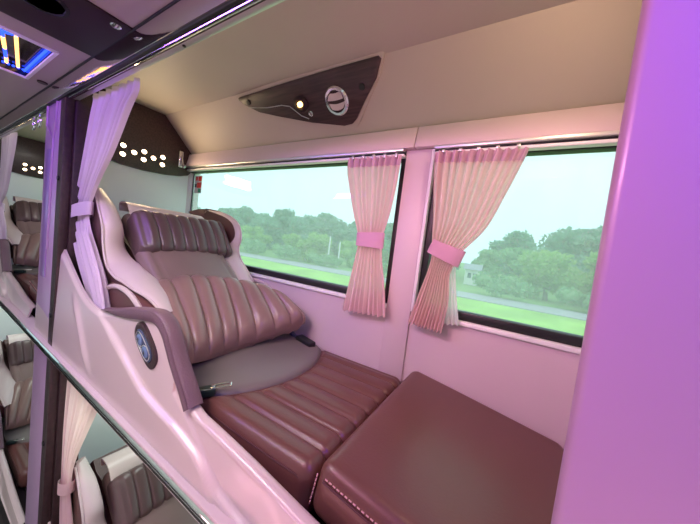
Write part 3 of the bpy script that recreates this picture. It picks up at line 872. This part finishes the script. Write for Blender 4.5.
LR = [(-3.75, .540, -3.27, .535, 1), (-3.74, .45, -3.31, .44, 1), (-3.76, .30, -3.40, .30, .9), (-3.82, .121, -3.52, .12, .8), (-3.9, .0, -3.67, .02, .6), (-3.92, -.04, -3.70, -.01, .6), (-3.87, -.11, -3.64, -.08, .8), (-3.8, -.213, -3.55, -.166, 1), (-3.7, -.34, -3.45, -.34, 1)]
aisle_curtain('pale aisle curtain of the berth behind the pillar, cut by left edge', LR)

# ------------------------------------------------------------------ the other berths are repeats of the nearest one
dup(seat, (PX, 0, 0), 'brown leather sleeper seat in the upper berth behind the pillar')
dup(seat, (0, 0, PZ), 'brown leather sleeper seat in the lower berth under the chrome rail')
dup(seat, (PX, 0, PZ), 'brown leather sleeper seat in the lower berth left of the dark post')
dup(foot, (PX, 0, 0), 'brown footrest cushion in the upper berth behind the pillar')
dup(panel, (PX, 0, 0), 'moulded pink side panel of the upper berth behind the pillar')
dup(panel, (0, 0, PZ), 'moulded pink side panel of the lower berth right of the dark post')
dup(panel, (PX, 0, PZ), 'moulded pink side panel of the lower berth left of the dark post')
LC = [(-1.83, -.745, -1.40, -.745, 1), (-1.83, -.86, -1.47, -.86, 1), (-1.83, -.98, -1.55, -.98, 1), (-1.83, -1.12, -1.64, -1.12, .9), (-1.83, -1.26, -1.70, -1.24, .7), (-1.83, -1.36, -1.72, -1.34, .6), (-1.83, -1.42, -1.72, -1.40, .6), (-1.81, -1.55, -1.66, -1.52, .8), (-1.77, -1.72, -1.58, -1.7, 1), (-1.72, -1.86, -1.5, -1.84, 1)]
def lower_curtain():
    c = aisle_curtain('pink and cream aisle curtain of lower berth below the chrome rail', LC)
    for k in kids(c):
        k.data.materials.clear(); k.data.materials.append(M['curtain'])
lower_curtain()

# ------------------------------------------------------------------ window sticker
t = thing('window_sticker', (-2.115, 1.185, .29), 'small red white and green notice stuck on the window corner', 'sticker')
obj('backing', box(-2.165, -2.075, 1.1855, 1.1875, .255, .385), 'paper', t)
obj('red_block', join(box(-2.135, -2.08, 1.1845, 1.1857, .295, .335), box(-2.12, -2.08, 1.1845, 1.1857, .345, .38), box(-2.155, -2.13, 1.1845, 1.1857, .35, .378)), 'red', t)
obj('green_block', box(-2.115, -2.08, 1.1845, 1.1857, .26, .29), 'green', t)
obj('black_block', box(-2.163, -2.14, 1.1845, 1.1857, .30, .325), 'black', t)

# ------------------------------------------------------------------ outdoors
G = -3.5
struct('ground', box(-330, 160, 1.9, 300, G-.3, G), 'meadow')
tag(obj('lawn', box(-330, 160, 2.2, 26.5, G, G+.04), 'grass'), 'bright mown grass between the coach and the road', 'grass', kind='stuff')
tag(obj('road', box(-330, 160, 27.0, 31.5, G, G+.06), 'road'), 'pale road running along behind the bright grass', 'road')

def leafball(c, r, n, size, rnd):
    V, F = [], []
    for _ in range(n):
        d = Vector((rnd.gauss(0, 1), rnd.gauss(0, 1), rnd.gauss(0, 1))).normalized()
        p = Vector(c)+Vector((d.x*r[0], d.y*r[1], d.z*r[2]))*rnd.uniform(.65, 1.06)
        a = Vector((rnd.gauss(0, 1), rnd.gauss(0, 1), rnd.gauss(0, 1))).normalized(); b = a.cross(Vector((rnd.gauss(0, 1), rnd.gauss(0, 1), rnd.gauss(0, 1)))).normalized()
        s = size*rnd.uniform(.6, 1.3); k = len(V)
        V += [p-a*s, p+b*s*.5, p+a*s, p-b*s*.5]; F.append((k, k+1, k+2, k+3))
    return V, F
def lump(c, r, rnd):
    bm = bmesh.new(); bmesh.ops.create_icosphere(bm, subdivisions=2, radius=1)
    for v in bm.verts:
        k = 1+rnd.uniform(-.16, .16)
        v.co = Vector((c[0]+v.co.x*r[0]*k, c[1]+v.co.y*r[1]*k, c[2]+v.co.z*r[2]*k))
    return bm_out(bm)
def make_tree(seed, hgt, wid, nblob, mat, leaf):
    rnd = random.Random(seed)
    t = thing('tree', (0, 0, 0)); g = []
    for i in range(nblob):
        a = rnd.uniform(0, 2*PI); q = rnd.uniform(0, 1)**.6; z = hgt*(.12+.74*((i+.5)/nblob)**.85)
        sp = wid*.52*(1-abs(z/hgt-.45)*1.0)
        c = (math.cos(a)*q*sp, math.sin(a)*q*sp, z); rr = wid*rnd.uniform(.19, .28)
        r = (rr, rr, rr*.72)
        g.append(lump(c, tuple(x*.72 for x in r), rnd)); g.append(leafball(c, r, 190, leaf, rnd))
    obj('crown', join(*g), mat, t, 180)
    br = [tube([(0, 0, 0), (.1, 0, hgt*.2), (-.1, .1, hgt*.42), (.1, 0, hgt*.7)], [.35, .26, .2, .08], 8)]
    for k in range(4):
        a = k*1.6+seed; br.append(tube([(0, 0, hgt*(.25+.05*k)), (math.cos(a)*wid*.15, math.sin(a)*wid*.15, hgt*.45), (math.cos(a)*wid*.3, math.sin(a)*wid*.3, hgt*.6)], [.16, .12, .05], 6))
    obj('trunk', join(*br), 'bark', t, 60)
    return t
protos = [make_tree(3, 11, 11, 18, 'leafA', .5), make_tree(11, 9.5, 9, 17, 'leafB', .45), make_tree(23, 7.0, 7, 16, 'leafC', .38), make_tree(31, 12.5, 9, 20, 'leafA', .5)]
rnd = random.Random(5)
lab = ['broad hazy blue green tree in the row beyond the road', 'rounded mid green tree in the row beyond the road', 'small fresh green tree near the road', 'tall hazy tree at back of the row beyond the road']
grp = ['hazy trees beyond the road', 'mid green trees beyond the road', 'small fresh green trees by the road', 'tall trees at the back']
used = set()
def plant(k, x, y, s, lb=None):
    p = protos[k]
    if k not in used: used.add(k); o = p
    else:
        o = dup(p, (0, 0, 0))
    o.location = (x, y, G); o.rotation_euler = (0, 0, rnd.uniform(0, 6.28)); o.scale = (s, s, s*rnd.uniform(.92, 1.08))
    if lb: tag(o, lb, 'tree')
    else: tag(o, lab[k], 'tree', grp[k])
spots = []
R_ = [5.5, 4.5, 3.5, 4.6]
def far_enough(k, x, y, s):
    if -9.5 < x < -.5 and y < 52: return False
    return all(math.hypot(x-a, y-b) > (R_[k]*s+R_[q]*c)*1.32 for q, a, b, c in spots)
for x, y, s in [(-70, 36, .8), (-52, 37, .62), (-44, 36.5, .78), (-35, 38, .6), (-29, 36.5, .7), (-23, 39, .62), (3.4, 38, .85), (9.5, 38, .9)]:
    spots.append((2, x, y, s))
for (ka, xa, xb, ya, yb, sa, sb, n) in ((0, -95, 14, 47, 58, .7, .95, 260), (1, -95, 14, 44, 58, .6, .8, 200), (3, -130, 22, 62, 84, .9, 1.15, 260)):
    for _ in range(n):
        x, y, q = rnd.uniform(xa, xb), rnd.uniform(ya, yb), rnd.uniform(sa, sb)
        if far_enough(ka, x, y, q): spots.append((ka, x, y, q))
for k, x, y, s in spots: plant(k, x, y, s)

def bush(name):
    r2 = random.Random(77); g = []
    for i in range(9):
        c = (r2.uniform(-2.6, 2.6), r2.uniform(-.6, .6), r2.uniform(.5, 1.0)); r = (r2.uniform(.7, 1.1), .8, r2.uniform(.6, .9))
        g.append(lump(c, tuple(x*.75 for x in r), r2)); g.append(leafball(c, r, 150, .24, r2))
    return obj(name, join(*g), 'leafB', None, 180)
b0 = bush('bush'); first = True
for i in range(10):
    x = -62+i*7.6+rnd.uniform(-.4, .4); y = rnd.uniform(32.2, 33.0)
    b = b0 if i == 0 else b0.copy()
    if i: COL.objects.link(b)
    b.location = (x, y, G); b.rotation_euler = (0, 0, rnd.uniform(-.3, .3)); b.scale = (1, 1, rnd.uniform(.8, 1.25))
    tag(b, 'low leafy green bush along far side of the road', 'bush', 'bushes beyond the road')
# slim white posts and a far house glimpsed between the trees
for i, (x, y, h) in enumerate([(-24.5, 34.4, 4.6), (-22.6, 34.4, 3.9), (-7.0, 31.9, 2.9), (-6.9, 38, 3.2)]):
    g = tube([(x, y, G), (x, y, G+h)], [.13, .09], 8)
    tag(obj('white_post', g, 'post'), ['taller slim white post among trees outside the long window', 'shorter slim white post among trees outside the long window',
        'slim white post by the road outside right window', 'slim white post behind bushes outside right window'][i], 'post')
t = thing('house', (-5, 43, G), 'small white house half hidden among trees outside right window', 'house')
obj('wall', box(-5.9, -4.1, 42, 44, G, G+2.2), 'house', t)
obj('roof', extr([(41.6, G+2.2), (43, G+3.0), (44.4, G+2.2)], 0, -6.2, -3.8), 'roof', t)
for x in (-5.5, -4.8):
    obj('window', box(x, x+.45, 41.95, 42.02, G+1.0, G+1.7), 'ctrl', t)

# ------------------------------------------------------------------ lights
def area(name, loc, rot_to, sx, sy, power, col, spread=PI):
    d = bpy.data.lights.new(name, 'AREA'); d.shape = 'RECTANGLE'; d.size = sx*S; d.size_y = sy*S; d.energy = power; d.color = col; d.spread = spread
    o = bpy.data.objects.new(name, d); COL.objects.link(o); o.location = loc
    o.rotation_euler = (Vector(rot_to)-Vector(loc)).to_track_quat('-Z', 'Y').to_euler()
    return o
# pink and violet LED strips fixed along the opposite side of the aisle ceiling
area('pink_led_strip', (-.55, -.37, .55), (-.12, 1.15, -.10), .5, .08, 2.5, (1, .40, .66), 1.5)
area('violet_led_strip', (-1.6, -.30, .57), (-1.75, .45, 0), 1.0, .06, 4.6, (.36, .12, 1))
area('violet_led_spot', (.50, .02, .57), (.26, .40, .34), .3, .10, 3.0, (.12, .035, 1), 2.2)
area('pillar_pink_fill', (.62, -.30, -1.0), (.25, .40, -.45), .5, .08, 4.0, (1, .38, .50))  # added pink fill for the lower pillar, no fixture there
area('aisle_fill', (-1.0, -.1, .585), (-1.2, .45, -1), .8, .3, 7.5, (1, .91, .84), 2.2)  # added neutral fill over the aisle, no fixture modelled
area('low_pink_fill', (-.1, -.38, -1.2), (-.1, .5, -.5), 2.2, .06, 3.0, (1, .44, .56))  # added low pink fill for the side panel, out of view
area('head_panel_glow', (-2.13, .84, .42), (-1.2, .84, .45), .25, .08, 1.2, (1, .74, .44))
area('foot_fill', (.19, .62, .70), (-.5, .85, -.1), .08, .12, 1.9, (1, .66, .42))  # added warm fill, unseen behind the right pillar
area('berth_fill', (-3.3, .80, .72), (-4.0, .8, 0), .3, .15, 3.0, (1, .95, .88))  # added fill to brighten the upper berth behind the pillar
area('opposite_berth_fill', (-3.0, -.62, .725), (-3.0, -.62, -1), 2.5, .25, 8, (1, .97, .93))  # unseen fill added across the aisle, brightens what the chrome track reflects
area('lower_berth_fill', (-1.7, .85, -.80), (-1.8, .8, -2), .5, .15, 1.7, (.86, 1, .93))  # added fill to lift the lower head wall
area('lower_berth_fill_left', (-4.2, .85, -.80), (-4.3, .8, -2), .5, .15, 1.7, (.86, 1, .93))  # added fill again, for the lower berth further left
area('opposite_lower_fill', (-2.0, -.62, -.80), (-2.0, -.55, -2), 3.0, .25, 9, (.92, 1, .95))  # unseen fill added low across the aisle, brightens the chrome rail's reflection

W = bpy.data.worlds.new('sky'); bpy.context.scene.world = W; W.use_nodes = True
nt = W.node_tree; bg = nt.nodes['Background']
tc = nt.nodes.new('ShaderNodeTexCoord'); sp = nt.nodes.new('ShaderNodeSeparateXYZ')
nt.links.new(tc.outputs['Generated'], sp.inputs[0])
rp = nt.nodes.new('ShaderNodeValToRGB')
rp.color_ramp.elements[0].position = .0; rp.color_ramp.elements[0].color = (.37, .58, .62, 1)
rp.color_ramp.elements[1].position = .6; rp.color_ramp.elements[1].color = (.56, .70, .76, 1)
e = rp.color_ramp.elements.new(.25); e.color = (.42, .62, .67, 1)
nz = nt.nodes.new('ShaderNodeTexNoise'); nz.inputs['Scale'].default_value = 2.2; nz.inputs['Detail'].default_value = 4
nt.links.new(tc.outputs['Generated'], nz.inputs['Vector'])
mx = nt.nodes.new('ShaderNodeMath'); mx.operation = 'MULTIPLY_ADD'; mx.inputs[1].default_value = .25
nt.links.new(nz.outputs['Fac'], mx.inputs[0]); nt.links.new(sp.outputs['Z'], mx.inputs[2])
nt.links.new(mx.outputs[0], rp.inputs['Fac']); nt.links.new(rp.outputs[0], bg.inputs['Color'])
bg.inputs['Strength'].default_value = 2.3

# ------------------------------------------------------------------ camera
yaw, pit, rol, fpx = .537761323, -.0594546631, .120887873, 274.484872
f = Vector((-math.sin(yaw)*math.cos(pit), math.cos(yaw)*math.cos(pit), math.sin(pit)))
r = Vector((math.cos(yaw), math.sin(yaw), 0)); u = r.cross(f)
r2 = r*math.cos(rol)+u*math.sin(rol); u2 = -r*math.sin(rol)+u*math.cos(rol)
cd = bpy.data.cameras.new('camera'); cd.sensor_width = 36; cd.lens = fpx/700*36; cd.clip_start = .02; cd.clip_end = 2000
cam = bpy.data.objects.new('camera', cd); COL.objects.link(cam)
m = Matrix((r2, u2, -f)).transposed().to_4x4(); cam.matrix_world = m
bpy.context.scene.camera = cam

# ------------------------------------------------------------------ working units -> metres, aisle floor at z = 0
for me in bpy.data.meshes: me.transform(Matrix.Scale(S, 4))
for o in COL.objects:
    if o.parent is None: o.location = (o.location+Vector((0, 0, H)))*S
    else: o.location = o.location*S
sc = bpy.context.scene
sc.view_settings.view_transform = 'Standard'; sc.view_settings.look = 'None'
sc.view_settings.exposure = .08; sc.view_settings.gamma = 1
try: sc.view_settings.use_curve_mapping = False
except Exception: pass
sc.cycles.max_bounces = 8; sc.cycles.transparent_max_bounces = 12
sc.cycles.use_denoising = True
